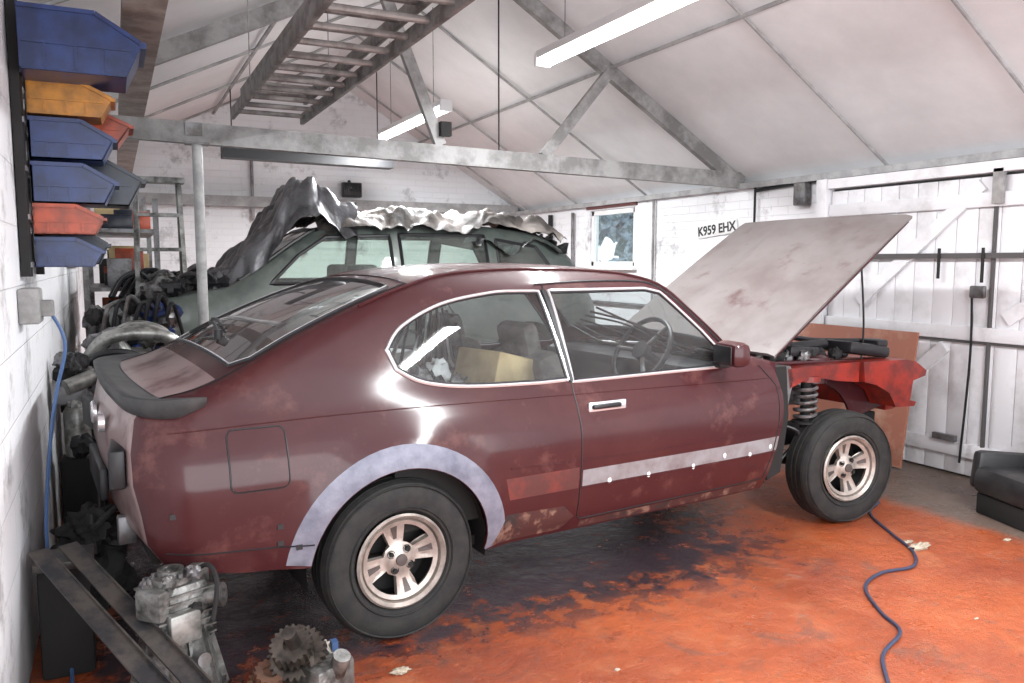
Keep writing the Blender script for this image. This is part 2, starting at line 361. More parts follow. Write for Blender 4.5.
sp=cr([(-.675,-.716,.962),(-.76,-.712,.957),(-.835,-.67,.956),(-.885,-.56,.96),(-.905,-.3,.966),(-.912,0,.968),(-.905,.3,.966),(-.885,.56,.96),(-.835,.67,.956),(-.76,.712,.957),(-.675,.716,.962)],5)
V=[];F=[]
for i,p in enumerate(sp):
    t=(sp[min(i+1,len(sp)-1)]-sp[max(i-1,0)]).normalized(); o_=Vector((t.y,-t.x,0)).normalized()
    c=Vector((-.2,0,0))-Vector((p.x,p.y,0)); 
    if o_.dot(c)>0: o_=-o_
    k=min(1,math.sin(math.pi*(i+.5)/len(sp))*3.0)
    for a,h in((-.09,-.004),(-.05,.002),(-.005,.010),(.018,.018),(.028,.013),(.026,-.008),(.014,-.045),(-.01,-.058),(-.05,-.03)):
        V.append(p+o_*a*(.4+.6*k)+Vector((0,0,h*(.3+.7*k))))
n=9
for i in range(len(sp)-1):
    for j in range(n): F.append((i*n+j,i*n+(j+1)%n,(i+1)*n+(j+1)%n,(i+1)*n+j))
F+=[tuple(range(n)),tuple(range((len(sp)-1)*n+n-1,(len(sp)-1)*n-1,-1))]
mb=MB(); mb.add(V,F,SPOILM); mb.obj('boot_spoiler',car,sharp=60)
mb=MB()
for sg in(-1,1):
    mb.box((-.925,sg*.50,.74),(.05,.30,.13),BLACKP,Matrix.Rotation(sg*.12,3,'Z'),.01)
mb.box((-.955,0,.60),(.03,.5,.12),BLACKP,bev=.008); mb.lathe([(0,.045),(-.012,.045),(-.018,.038),(-.018,0)],(-.952,0.0,.83),(1,0,0),CHROME,24)
mb.lathe([(0,.035),(-.02,.033),(-.02,0)],(-.948,-.30,.84),(1,0,0),CHROME,24)
for sg in(-1,1): mb.box((-.90,sg*.4,.47),(.06,.05,.10),STEEL,bev=.006)
mb.obj('rear_panel_fittings',car)
mb=MB(); w0=top(-.50,-.15)+Vector((0,0,.03)); mb.cyl(w0-Vector((0,0,.03)),w0+Vector((0,0,.01)),.018,BLACKP,12)
w1=top(-.47,.35)+Vector((0,0,.03)); mb.tube([w0,w0.lerp(w1,.5)+Vector((0,0,.02)),w1],.008,BLACKP,6)
mb.tube([top(-.46,.10)+Vector((0,0,.022)),top(-.44,.35)+Vector((0,0,.024)),top(-.43,.60)+Vector((0,0,.022))],.007,BLACKP,6)
mb.obj('rear_wiper',car)
mb=MB(); hx=.93; hz=.80; yy=-Y(hx,hz)
mb.box((hx,yy-.002,hz),(.20,.012,.042),CHROME,bev=.004); mb.box((hx-.01,yy-.012,hz+.002),(.15,.022,.020),BLACKP,bev=.006); mb.cyl((hx+.0,yy+.005,hz-.05),(hx,yy-.010,hz-.05),.012,BLACKP,12)
mb.obj('door_handle',car)
mb=MB(); R=Matrix.Rotation(-.25,3,'Z'); mx=1.63
mb.box((mx,-.845,.985),(.10,.19,.115),MAROON,R,.034); mb.box((mx-.052,-.835,.985),(.006,.15,.08),BLACKP,R,.002); mb.box((mx+.02,-.765,.925),(.08,.06,.03),BLACKP,bev=.008)
mb.obj('wing_mirror',car)
wheel('wheel_rear_right',car,-.02,-.715,.305,0,-1); wheel('wheel_rear_left',car,-.02,.715,.305,0,1)
wheel('wheel_front_right',car,2.585,-.745,.305,math.radians(-10),-1); wheel('wheel_front_left',car,2.585,.745,.305,math.radians(-10),1)
mb=MB()
mb.box((.9,0,.29),(2.3,1.40,.04),DARK); mb.box((-.6,0,.42),(.5,1.2,.05),DARK)
for sg in(-1,1):
    pts=circ(ARX,ARZ,.36,-10,190,20); V=[];F=[]
    for p in pts: V+=[(p.x,sg*.79,p.y),(p.x,sg*.52,p.y)]
    for i in range(len(pts)-1): F.append((2*i,2*i+1,2*i+3,2*i+2))
    mb.add(V,F,DARK); mb.prism([tuple(p) for p in pts],sg*.52,sg*.515,DARK)
mb.cyl((-.02,-.62,.305),(-.02,.62,.305),.04,DARK); mb.ball((-.02,0,.305),.12,DARK); mb.cyl((0,0,.3),(1.9,0,.33),.03,DARK)
mb.cyl((.2,-.25,.22),(1.7,-.22,.22),.03,STEEL); mb.lathe([(0,.0),(0,.08),(.4,.08),(.4,0)],(.4,-.25,.24),(1,0,0),STEEL,20)
mb.obj('underbody',car)
mb=MB()
def seat(mb,x,y,z=0,m=SEAT,R0=None):
    mb.box((x,y,.50+z),(.50,.48,.16),m,Matrix.Rotation(-.1,3,'Y'),.05); mb.box((x-.30,y,.76+z),(.14,.46,.52),m,Matrix.Rotation(-.28,3,'Y'),.05)
    mb.box((x-.39,y,1.06+z),(.09,.26,.16),m,Matrix.Rotation(-.25,3,'Y'),.035)
seat(mb,1.15,-.36); seat(mb,1.15,.36)
mb.box((.33,0,.52),(.45,1.15,.16),SEAT,bev=.05); mb.box((.08,0,.72),(.14,1.2,.42),SEAT,Matrix.Rotation(-.35,3,'Y'),.05)
mb.box((-.45,0,.72),(.75,1.2,.03),DARK); mb.box((1.72,0,.80),(.30,1.30,.22),BLACKP,bev=.05)
mb.box((1.95,0,.60),(.04,1.40,.62),DARK); mb.box((1.1,0,.42),(1.2,.2,.25),DARK,bev=.03)
mb.box((.58,-.42,.83),(.24,.28,.36),TAN,Matrix.Rotation(.2,3,'Z')@Matrix.Rotation(.25,3,'Y'),.01)
mb.box((.25,.25,.86),(.4,.3,.22),WHITE,Matrix.Rotation(.5,3,'Z'),.01); mb.box((.9,.15,.75),(.3,.3,.2),pm('grey_box',(.25,.25,.25),rough=.6),Matrix.Rotation(.3,3,'Z'),.01)
mb.box((-.35,-.2,.82),(.3,.5,.16),pm('pink_panel',(.45,.25,.22),rough=.6),Matrix.Rotation(.3,3,'Z'),.02); mb.box((-.30,.3,.82),(.4,.3,.18),TAN,Matrix.Rotation(-.3,3,'Z'),.02)
for i in range(14):
    p0=Vector((.0+.05*i,-.55+.04*i,.92+.06*math.sin(i*2))); p1=Vector((.35+.04*i,-.1+.05*i,1.15+.07*math.cos(i*3))); mb.tube(cr([p0,(p0+p1)/2+Vector((0,0,.09*math.sin(i))),p1],6),.007,random.choice((BLACKP,STEEL,WHITE)),6)
for i in range(8): mb.ball((.05+.07*i,-.35+.05*(i%3),.86+.05*(i%2)),.06,random.choice((BLACKP,STEEL,WHITE,SEAT)),amp=.7,n=8,seed=i)
for sg in(-1,1): mb.box((1.35,sg*.745,.62),(1.1,.03,.46),DARK)
for sg in(-1,1): mb.box((.35,sg*.735,.62),(.75,.03,.45),DARK)
mb.obj('interior',car)
mb=MB(); c=Vector((1.50,-.36,.96)); ax=Vector((-.85,0,.52)).normalized(); u=Vector((0,1,0)); w=ax.cross(u)
mb.tube([c+(u*math.cos(t)+w*math.sin(t))*.185 for t in np.linspace(0,2*math.pi,37)[:-1]],.013,BLACKP,8,closed=True)
for t in(0,2.2,4.1): mb.cyl(c,c+(u*math.cos(t)+w*math.sin(t))*.185,.012,STEEL,8)
mb.cyl(c-ax*.3,c,.025,BLACKP); mb.cyl(c-ax*.02,c+ax*.02,.05,BLACKP)
for i in range(6):
    p0=Vector((1.1+.08*i,-.5+.15*i,1.2-.03*i)); p1=Vector((1.75,-.5+.1*i,.95)); mid=(p0+p1)/2+Vector((0,0,.04*math.sin(i)))
    mb.tube(cr([p0,mid,p1],6),.005,BLACKP,6)
mb.obj('steering_wheel_and_loom',car)
hb=empty('bonnet',(2.12,0,.935),0); hb.parent=car; hb.rotation_euler=(0,-math.radians(32.6),0)
V=[];F=[];NX,NY=26,36;Lh=1.40
for i in range(NX+1):
    t=i/NX
    for j in range(NY+1):
        s=-1+2*j/NY; a=abs(s); wd=.672-.02*t
        z=.006*(1-s*s)+.012*math.sin(math.pi*t)
        if a<.38: z+=.012*min(1,(.38-a)/.05)*min(1,t*3)*min(1,(1-t)*4)
        if a>.95: z-=.012*((a-.95)/.05)**1.5
        V.append((Lh*t+.012*(1-s*s)*t,s*wd,z))
for i in range(NX):
    for j in range(NY): a=i*(NY+1)+j; F.append((a,a+NY+1,a+NY+2,a+1))
o=mk('bonnet_skin',V,F,HOODM,hb,None,True,30); solid(o,.018,-1,35)
mb=MB()
for sg in(-1,1):
    mb.tube([(x,sg*(.658-.02*x/Lh),-.024) for x in np.linspace(.02,1.36,12)],.011,MAROON,6)
    mb.cyl((.05,sg*.55,-.02),(-.06,sg*.55,-.06),.015,STEEL)
mb.box((.7,0,-.03),(.06,1.1,.02),MAROON); mb.box((.6,.3,-.03),(1.1,.05,.02),MAROON,Matrix.Rotation(.3,3,'Z')); mb.box((.6,-.3,-.03),(1.1,.05,.02),MAROON,Matrix.Rotation(-.3,3,'Z'))
mb.obj('bonnet_frame',hb)
mb=MB(); mb.tube(cr([(2.95,-.60,.80),(2.95,-.61,1.05),(2.92,-.60,1.40)],5),.006,BLACKP,6); mb.obj('bonnet_stay',car)
mb=MB()
for sg in(-1,1):
    ip=[(2.04,.36),(2.04,.88),(2.5,.87),(3.30,.82),(3.36,.74),(3.30,.55),(3.0,.50)]+[(2.59+.40*math.cos(math.radians(a)),.34+.40*math.sin(math.radians(a))) for a in range(25,160,12)]+[(2.20,.30)]
    mb.prism(ip,sg*.535,sg*.55,MAROON)
    mb.box((2.65,sg*.575,.855),(1.25,.09,.02),MAROON,Matrix.Rotation(.045,3,'Y'),.004)
    mb.lathe([(0,.0),(0,.06),(-.02,.105),(-.16,.11)],(2.60,sg*.52,.90),(0,0,1),MAROON,24)
    mb.box((2.7,sg*.40,.42),(1.3,.09,.12),DARK,bev=.01)
    mb.prism([(2.02,.30),(2.02,.88),(2.14,.88),(2.17,.62),(2.12,.33)],sg*.56,sg*.74,DARK)
    mb.prism([(2.13,.60),(2.20,.62),(2.25,.80),(2.22,.87),(2.13,.88)],sg*.55,sg*.70,STEEL)
    mb.prism([(2.10,.30),(2.10,.86),(2.36,.84),(2.33,.60),(2.24,.42)],sg*.50,sg*.56,DARK)
    pts=[(2.42+.055*math.cos(t),sg*.645+.055*math.sin(t),.56+.20*t/(2*math.pi*5.5)) for t in np.linspace(0,2*math.pi*5.5,90)]
    mb.tube(pts,.010,STEEL,6); mb.cyl((2.42,sg*.645,.40),(2.42,sg*.645,.84),.027,DARK); mb.cyl((2.42,sg*.645,.54),(2.42,sg*.645,.552),.07,DARK,20); mb.cyl((2.42,sg*.645,.77),(2.42,sg*.645,.80),.075,REDP,20)
    mb.cyl((2.59,sg*.6,.28),(2.45,sg*.3,.27),.022,DARK); mb.cyl((2.59,sg*.69,.305),(2.59,sg*.45,.305),.07,DARK)
    mb.lathe([(0,.02),(0,.12),(.015,.12),(.015,.02)],(2.59,sg*.64,.305),(0,1,0),STEEL,24)
mb.obj('engine_bay_inner_wings',car)
mb=MB()
fp=[(2.80,.855),(3.20,.845),(3.30,.825),(3.41,.765),(3.40,.735),(3.28,.715),(3.25,.60),(3.32,.585),(3.30,.56),(3.12,.57),(3.05,.66),(2.93,.715),(2.82,.74)]
for sg in(-1,1):
    mb.prism(fp,sg*.56,sg*.725,REDP)
    mb.prism([(2.20,.855),(2.80,.855),(2.80,.74),(2.62,.76),(2.45,.79),(2.32,.78),(2.22,.75)],sg*.56,sg*.70,REDP)
mb.box((3.30,0,.79),(.14,1.12,.05),REDP,bev=.01); mb.box((3.32,0,.58),(.10,1.12,.14),REDP,bev=.01); mb.box((3.31,0,.69),(.05,.06,.2),REDP)
mb.obj('front_panel',car)
mb=MB()
mb.box((2.50,-.50,.915),(.26,.16,.06),BLACKP,Matrix.Rotation(.1,3,'Y'),.02); mb.box((2.98,-.55,.905),(.38,.20,.07),BLACKP,Matrix.Rotation(.14,3,'Y'),.025); mb.box((3.12,-.56,.93),(.10,.14,.05),BLACKP,bev=.015)
mb.cyl((2.25,-.52,.94),(2.75,-.5,.94),.028,BLACKP); mb.ball((2.30,-.35,.93),.07,STEEL); mb.box((2.7,0,.70),(.6,.45,.35),STEEL,bev=.04)
mb.tube(cr([(2.2,-.3,.95),(2.4,-.42,1.0),(2.8,-.4,.95),(3.1,-.5,.94)],6),.016,BLACKP,8)
for i in range(8): mb.ball((2.2+.09*i,-.58+.02*(i%3),.895),.035,random.choice((BLACKP,STEEL,DARK,ALU)),amp=.6,n=8,seed=i+3)
mb.tube(cr([(2.2,-.5,.55),(2.35,-.66,.50),(2.3,-.6,.35),(2.15,-.62,.28)],6),.010,BLACKP,8)
mb.obj('engine_ancillaries',car)
# ================================================================= ROOM
XL,XR,YB,YN=-.32,5.0,10.0,-1.5; ZE=2.09; ZL=2.44; XM=2.34; ZR=3.74
def wallmat(name,axis,brick=True):
    m=bpy.data.materials.new(name); m.use_nodes=True; nt=m.node_tree; L=nt.links; b=nt.nodes['Principled BSDF']; b.inputs['Roughness'].default_value=.65
    tc=nt.nodes.new('ShaderNodeTexCoord'); sx=nt.nodes.new('ShaderNodeSeparateXYZ'); cb=nt.nodes.new('ShaderNodeCombineXYZ'); L.new(tc.outputs['Object'],sx.inputs[0])
    L.new(sx.outputs[axis],cb.inputs[0]); L.new(sx.outputs[2],cb.inputs[1])
    br=nt.nodes.new('ShaderNodeTexBrick'); br.inputs['Scale'].default_value=1; br.inputs['Brick Width'].default_value=.23; br.inputs['Row Height'].default_value=.075; br.inputs['Mortar Size'].default_value=.004
    if not brick: br.inputs['Brick Width'].default_value=.45; br.inputs['Row Height'].default_value=.22
    br.inputs['Color1'].default_value=(1,1,1,1); br.inputs['Color2'].default_value=(.98,.98,.98,1); br.inputs['Mortar'].default_value=(.93,.93,.93,1); br.inputs['Mortar Smooth'].default_value=.9
    L.new(cb.outputs[0],br.inputs['Vector'])
    n=nt.nodes.new('ShaderNodeTexNoise'); n.inputs['Scale'].default_value=2.2; n.inputs['Detail'].default_value=9; n.inputs['Roughness'].default_value=.74; L.new(tc.outputs['Object'],n.inputs['Vector'])
    r=nt.nodes.new('ShaderNodeValToRGB'); r.color_ramp.elements[0].position=.31; r.color_ramp.elements[0].color=(.28,.275,.275,1); r.color_ramp.elements[1].position=.45; r.color_ramp.elements[1].color=(.82,.83,.85,1); L.new(n.outputs['Fac'],r.inputs[0])
    mx=nt.nodes.new('ShaderNodeMix'); mx.data_type='RGBA'; mx.blend_type='MULTIPLY'; mx.inputs[0].default_value=1; L.new(r.outputs[0],mx.inputs[6]); L.new(br.outputs['Color'],mx.inputs[7])
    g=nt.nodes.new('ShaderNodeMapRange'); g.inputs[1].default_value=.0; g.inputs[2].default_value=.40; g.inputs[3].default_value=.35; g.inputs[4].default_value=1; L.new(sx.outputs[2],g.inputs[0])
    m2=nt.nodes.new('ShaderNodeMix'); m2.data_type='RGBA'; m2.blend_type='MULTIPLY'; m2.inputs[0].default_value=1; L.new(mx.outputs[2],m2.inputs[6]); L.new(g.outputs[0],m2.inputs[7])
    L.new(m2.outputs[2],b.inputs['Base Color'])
    q=nt.nodes.new('ShaderNodeMath'); q.operation='MULTIPLY'; q.inputs[1].default_value=.5; L.new(br.outputs['Fac'],q.inputs[0])
    ad=nt.nodes.new('ShaderNodeMath'); ad.operation='ADD'; L.new(q.outputs[0],ad.inputs[0]); L.new(n.outputs['Fac'],ad.inputs[1])
    bp=nt.nodes.new('ShaderNodeBump'); bp.inputs['Strength'].default_value=.6; bp.inputs['Distance'].default_value=.014; bp.invert=True; L.new(ad.outputs[0],bp.inputs['Height']); L.new(bp.outputs[0],b.inputs['Normal'])
    return m
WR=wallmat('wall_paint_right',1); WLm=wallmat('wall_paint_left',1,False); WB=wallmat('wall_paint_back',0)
T=.12
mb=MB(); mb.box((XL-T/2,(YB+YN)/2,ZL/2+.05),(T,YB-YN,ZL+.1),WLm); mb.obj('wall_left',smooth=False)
wy0,wy1,wz0,wz1=7.12,8.02,1.36,2.0
mb=MB(); X=XR+T/2
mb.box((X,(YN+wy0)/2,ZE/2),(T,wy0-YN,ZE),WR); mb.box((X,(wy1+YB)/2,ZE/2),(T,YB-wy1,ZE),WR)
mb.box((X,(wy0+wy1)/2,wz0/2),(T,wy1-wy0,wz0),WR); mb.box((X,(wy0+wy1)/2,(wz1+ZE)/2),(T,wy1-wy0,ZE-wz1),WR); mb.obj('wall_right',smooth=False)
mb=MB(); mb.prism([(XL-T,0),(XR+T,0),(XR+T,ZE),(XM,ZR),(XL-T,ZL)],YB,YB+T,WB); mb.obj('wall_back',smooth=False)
CM=pm('roof_board',(.78,.79,.80),(.64,.65,.66),1.6,.75,bump=.12,bscale=6,th=(.4,.8),detail=7)
mb=MB()
for xa,ze in((XL-T,ZL),(XR+T,ZE)):
    mb.prism([(xa,ze),(XM,ZR),(XM,ZR+.05),(xa,ze+.05)],YN,YB+T,CM)
mb.obj('ceiling',smooth=False)
def rz(x): return ZL+(ZR-ZL)*(x-XL)/(XM-XL) if x<XM else ZE+(ZR-ZE)*(XR-x)/(XR-XM)
mb=MB()
for y in(.4,1.6,2.8,4.0,6.9,8.3,9.6):
    for xa in(XL,XR): mb.cyl((xa,y,rz(xa)-.0),(XM,y,ZR-.01),.012,BEAML,6)
for x in (3.6,1.1): mb.box((x,(YB+YN)/2,rz(x)-.012),(.022,YB-YN,.022),BEAML)
mb.obj('trim_1',smooth=False)
def beam(mb,a,b,w,h,m):
    a=Vector(a);b=Vector(b);d=b-a;R=d.to_track_quat('X','Z').to_matrix(); mb.box((a+b)/2,(d.length,w,h),m,R)
mb=MB(); y=5.5
beam(mb,(XL,y,2.235),(XR,y,2.125),.07,.13,BEAM)
for xa,ze in((XL,ZL-.05),(XR,ZE)): beam(mb,(xa,y+.02,ze),(XM,y+.02,ZR-.06),.06,.11,BEAM)
beam(mb,(2.15,y,2.25),(1.72,y,3.32),.05,.08,BEAM); beam(mb,(3.00,y,2.22),(3.60,y,2.92),.05,.08,BEAM)
mb.cyl((2.62,y,2.2),(2.62,y,3.55),.006,DARK,8); mb.box((2.17,y-.05,2.36),(.08,.05,.10),DARK); mb.box((.48,y-.04,2.24),(.10,.02,.08),STEEL)
mb.obj('roof_truss',smooth=False)
mb=MB(); beam(mb,(XL,9.93,2.12),(XR,9.93,2.12),.10,.12,BEAML); mb.obj('trim_2',smooth=False)
PURL=pm('purlin_timber',(.33,.30,.27),(.20,.17,.15),6,.7)
mb=MB(); beam(mb,(.14,YB,2.40),(.14,.5,2.36),.15,.05,PURL); 
for y in(1.5,4,7): mb.box((.14,y,2.52),(.05,.05,.26),PURL)
mb.obj('roof_purlin',smooth=False)
mb=MB(); mb.cyl((.50,5.5,0),(.50,5.5,2.16),.032,pm('post_paint',(.42,.42,.41),(.28,.28,.28),8,.5),16); mb.box((.50,5.5,2.155),(.14,.10,.012),STEEL); mb.box((.5,5.5,.006),(.16,.16,.012),STEEL); mb.obj('support_post')
mb=MB(); mb.box((XR-.03,(3+YB)/2-1,2.07),(.05,YB-1,.05),BEAML); mb.tube(cr([(XR-.03,5.3,2.02),(XR-.03,4.5,2.05),(XR-.03,3.5,2.035),(XR-.03,1.5,2.05)],6),.016,BLACKP,6)
mb.tube(cr([(XR-.03,4.62,2.05),(XR-.04,4.60,1.9),(XR-.03,4.62,1.2)],5),.010,STEEL,6)
mb.cyl((XR-.03,6.75,1.0),(XR-.03,6.75,2.05),.014,BEAM,8); mb.cyl((XR-.03,5.30,1.2),(XR-.03,5.30,2.05),.010,DARK,8)
mb.tube([(XR-.03,9.9,.95),(XR-.03,5.1,.95)],.02,STEEL,8); mb.box((XR-.05,4.75,1.95),(.08,.12,.18),STEEL,bev=.01)
mb.cyl((XR-.04,8.9,1.1),(XR-.04,8.9,2.0),.03,DARK,8); mb.cyl((XR-.04,8.35,1.1),(XR-.04,8.35,2.0),.02,STEEL,8)
mb.obj('trim_3')
def floormat():
    m=bpy.data.materials.new('painted_floor'); m.use_nodes=True; nt=m.node_tree; L=nt.links; b=nt.nodes['Principled BSDF']; tc=nt.nodes.new('ShaderNodeTexCoord')
    def nz(s,d=8,r=.65,dist=0):
        n=nt.nodes.new('ShaderNodeTexNoise'); n.inputs['Scale'].default_value=s; n.inputs['Detail'].default_value=d; n.inputs['Roughness'].default_value=r; n.inputs['Distortion'].default_value=dist; L.new(tc.outputs['Object'],n.inputs['Vector']); return n
    def mr(src,a,bb,c=0,d=1):
        r=nt.nodes.new('ShaderNodeMapRange'); r.inputs[1].default_value=a; r.inputs[2].default_value=bb; r.inputs[3].default_value=c; r.inputs[4].default_value=d; L.new(src,r.inputs[0]); return r.outputs[0]
    def mix(f,a,c):
        x=nt.nodes.new('ShaderNodeMix'); x.data_type='RGBA'; L.new(f,x.inputs[0])
        if isinstance(a,tuple): x.inputs[6].default_value=(*a,1)
        else: L.new(a,x.inputs[6])
        x.inputs[7].default_value=(*c,1); return x.outputs[2]
    def mth(op,a,c):
        x=nt.nodes.new('ShaderNodeMath'); x.operation=op; x.use_clamp=True
        for i,q in enumerate((a,c)):
            if isinstance(q,(int,float)): x.inputs[i].default_value=q
            else: L.new(q,x.inputs[i])
        return x.outputs[0]
    c=mix(mr(nz(1.3).outputs['Fac'],.35,.65),(.43,.095,.026),(.27,.055,.022))
    c=mix(mr(nz(6,8,.7,.4).outputs['Fac'],.52,.66,0,.45),c,(.46,.17,.075))
    c=mix(mr(nz(3.1,9,.78,.8).outputs['Fac'],.55,.66,0,.75),c,(.15,.07,.05))
    c=mix(mr(nz(24,5,.7).outputs['Fac'],.58,.70,0,.65),c,(.09,.04,.03))
    c=mix(mr(nz(7,9,.8,1.2).outputs['Fac'],.62,.66,0,.6),c,(.28,.24,.20))
    s=nt.nodes.new('ShaderNodeSeparateXYZ'); L.new(tc.outputs['Object'],s.inputs[0])
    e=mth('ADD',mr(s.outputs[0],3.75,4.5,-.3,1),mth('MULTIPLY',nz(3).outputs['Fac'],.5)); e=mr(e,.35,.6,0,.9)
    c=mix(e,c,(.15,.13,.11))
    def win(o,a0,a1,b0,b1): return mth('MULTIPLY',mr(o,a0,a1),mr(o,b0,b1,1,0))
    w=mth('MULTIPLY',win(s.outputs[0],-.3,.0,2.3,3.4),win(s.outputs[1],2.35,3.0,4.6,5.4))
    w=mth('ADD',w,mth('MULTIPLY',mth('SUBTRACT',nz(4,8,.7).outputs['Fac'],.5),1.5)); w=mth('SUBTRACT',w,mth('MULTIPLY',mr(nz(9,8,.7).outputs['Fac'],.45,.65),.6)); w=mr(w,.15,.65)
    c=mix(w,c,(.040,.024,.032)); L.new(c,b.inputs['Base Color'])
    rr=mth('SUBTRACT',mr(nz(3,6).outputs['Fac'],.3,.7,.20,.48),mth('MULTIPLY',w,.18)); L.new(rr,b.inputs['Roughness'])
    bp=nt.nodes.new('ShaderNodeBump'); bp.inputs['Strength'].default_value=.7; bp.inputs['Distance'].default_value=.03; L.new(nz(15,8,.7).outputs['Fac'],bp.inputs['Height']); L.new(bp.outputs[0],b.inputs['Normal'])
    return m
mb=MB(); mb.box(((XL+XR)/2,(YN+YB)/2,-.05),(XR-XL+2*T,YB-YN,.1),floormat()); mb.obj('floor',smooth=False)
TREE=pm('foliage',(.12,.17,.16),(.45,.55,.65),6,.8,th=(.45,.6))
mb=MB(); FR=pm('window_frame',(.12,.04,.035),rough=.5)
for y in(wy0+.03,wy1-.03): mb.box((XR+.05,y,(wz0+wz1)/2),(.06,.05,wz1-wz0),WHITE)
for z in(wz0+.03,wz1-.03): mb.box((XR+.05,(wy0+wy1)/2,z),(.06,wy1-wy0,.05),WHITE)
mb.box((XR+.055,(wy0+wy1)/2,(wz0+wz1)/2),(.006,wy1-wy0-.06,wz1-wz0-.06),GLASS); mb.box((XR-.01,(wy0+wy1)/2,wz1+.04),(.03,1.0,.05),FR); mb.box((XR-.02,(wy0+wy1)/2,wz0-.02),(.08,1.0,.03),WHITE)
mb.obj('window_1',smooth=False)
mb=MB()
for i in range(26): mb.ball((XR+2.2+random.random()*.8,8.5+random.random()*5,.4+random.random()*2.2),.45,TREE,amp=.8,fr=5,n=12,seed=i)
mb.obj('hedge')
DM=pm('door_paint',(.74,.74,.76),(.42,.41,.41),3,.55,bump=.15,th=(.5,.8),bscale=15,detail=8); DG=pm('door_gap',(.08,.075,.075),rough=.8)
mb=MB(); y1=4.45;y0=1.2
mb.box((XR-.015,(y0+y1)/2,.98),(.02,y1-y0,1.96),DG)
yy=y1
while yy>y0:
    mb.box((XR-.035,yy-.073,.98),(.03,.1425,1.93),DM,bev=.003); yy-=.147
for z in(.95,1.80,.18): mb.box((XR-.062,(y0+y1)/2,z),(.03,y1-y0,.09),DM,bev=.003)
mb.box((XR-.052,(y0+y1)/2,.893),(.03,y1-y0,.016),DG)
def brace(ya,za,yb,zb): beam(mb,(XR-.062,ya,za),(XR-.062,yb,zb),.028,.085,DM)
brace(4.15,1.12,3.25,1.90); brace(4.1,.25,3.45,.85); brace(3.05,1.05,1.9,1.88); brace(3.0,.2,2.0,.85)
mb.box((XR-.055,3.155,.98),(.04,.016,1.94),DG)
mb.box((XR-.085,(y0+y1)/2-.1,1.45),(.015,y1-y0-.5,.035),DG); mb.box((XR-.055,y1+.06,1.02),(.10,.10,2.04),DM,bev=.005); mb.box((XR-.055,(y0+y1)/2,2.0),(.10,y1-y0,.07),DM)
mb.box((XR-.09,3.13,1.88),(.03,.07,.22),BEAM,bev=.004)
mb.box((XR-.10,4.17,1.44),(.03,.03,.16),DARK); 
mb.cyl((XR-.10,3.2,1.28),(XR-.10,3.2,1.50),.010,DARK); mb.box((XR-.10,3.22,1.22),(.03,.10,.08),STEEL,bev=.01); mb.cyl((XR-.1,3.5,1.30),(XR-.1,3.5,1.50),.010,DARK)
mb.tube(cr([(XR-.10,3.26,1.25),(XR-.11,3.24,.8),(XR-.10,3.28,.1)],6),.008,BLACKP,6); mb.box((XR-.09,3.40,.25),(.03,.16,.04),STEEL)
mb.obj('door_1')
BO=pm('board_paint',(.33,.125,.08),(.46,.28,.20),3,.6,th=(.52,.7),detail=8)
mb=MB(); mb.box((4.78,4.25,.475),(.018,1.35,.93),BO,Matrix.Rotation(math.radians(7),3,'Y')); mb.obj('plywood_board',smooth=False)
pl=empty('number_plate',(XR-.012,5.80,1.71),0); pl.rotation_euler=(math.radians(-5),0,0)
mb=MB(); mb.box((0,0,0),(.012,.54,.12),WHITE,bev=.004); mb.obj('plate',pl)
cu=bpy.data.curves.new('plate_text','FONT'); cu.body='K959 EHX'; cu.size=.118; cu.align_x='CENTER'; cu.align_y='CENTER'; cu.extrude=.001; cu.offset=.003; cu.materials.append(BLACKP)
to=bpy.data.objects.new('plate_text',cu); COL.objects.link(to); to.parent=pl; to.location=(-.008,0,0); to.rotation_euler=(math.pi/2,0,-math.pi/2)
TUBE=pm('tube_light',(1,.98,.97),emit=14)
HOUS=pm('lamp_housing',(.75,.75,.75),rough=.4)
def lamp(name,ya,yb,x,z):
    mb=MB(); mb.box((x,(ya+yb)/2,z+.05),(.10,yb-ya,.05),HOUS,bev=.008); mb.cyl((x-.02,ya+.02,z),(x-.02,yb-.02,z),.019,TUBE,16); mb.cyl((x+.035,ya+.02,z),(x+.035,yb-.02,z),.019,TUBE,16)
    for y in(ya+.01,yb-.01): mb.box((x,y,z+.015),(.11,.03,.08),HOUS,bev=.005)
    for y in(ya+.3,yb-.3): mb.cyl((x,y,z+.07),(x,y,rz(x)),.003,STEEL,6)
    return mb.obj(name)
lamp('fluorescent_lamp',2.9,4.72,2.56,2.70); lamp('fluorescent_lamp.001',6.4,8.2,2.56,2.70); lamp('fill_lamp',-.6,1.2,2.56,2.70)  # third fixture is added out of view, to go with the front fill
LAD=pm('ladder_aluminium',(.27,.26,.25),(.13,.12,.115),9,.5,.4)
mb=MB()
for dx,dz,ya,yb in((0,2.33,1.6,5.35),(.0,2.41,1.4,5.1)):
    xa,xb=.70+dx,1.13+dx
    if dz>2.4: xa+=.03;xb-=.03
    for x in(xa,xb): mb.box((x,(ya+yb)/2,dz),(.025,yb-ya,.065),LAD,bev=.004)
    k=ya+.12
    while k<yb: mb.cyl((xa,k,dz),(xb,k,dz),.015,LAD,10); k+=.25
for y in (2.2,4.6):
    for x in(.70,1.13): mb.cyl((x,y,2.33),(x,y,rz(x)),.003,BEAM,6)
mb.obj('ladder')
def binm(n,c): return pm(n,c,tuple(a*.5 for a in c),10,.32,detail=7)
BB=binm('bin_blue',(.015,.036,.14)); BY=binm('bin_yellow',(.50,.20,.012)); BR=binm('bin_red',(.42,.055,.012)); BN=binm('bin_navy',(.012,.018,.038))
mb=MB(); mb.box((XL+.02,3.55,1.88),(.03,.10,1.05),DARK); mb.box((XL+.02,4.15,1.88),(.03,.06,1.05),DARK)
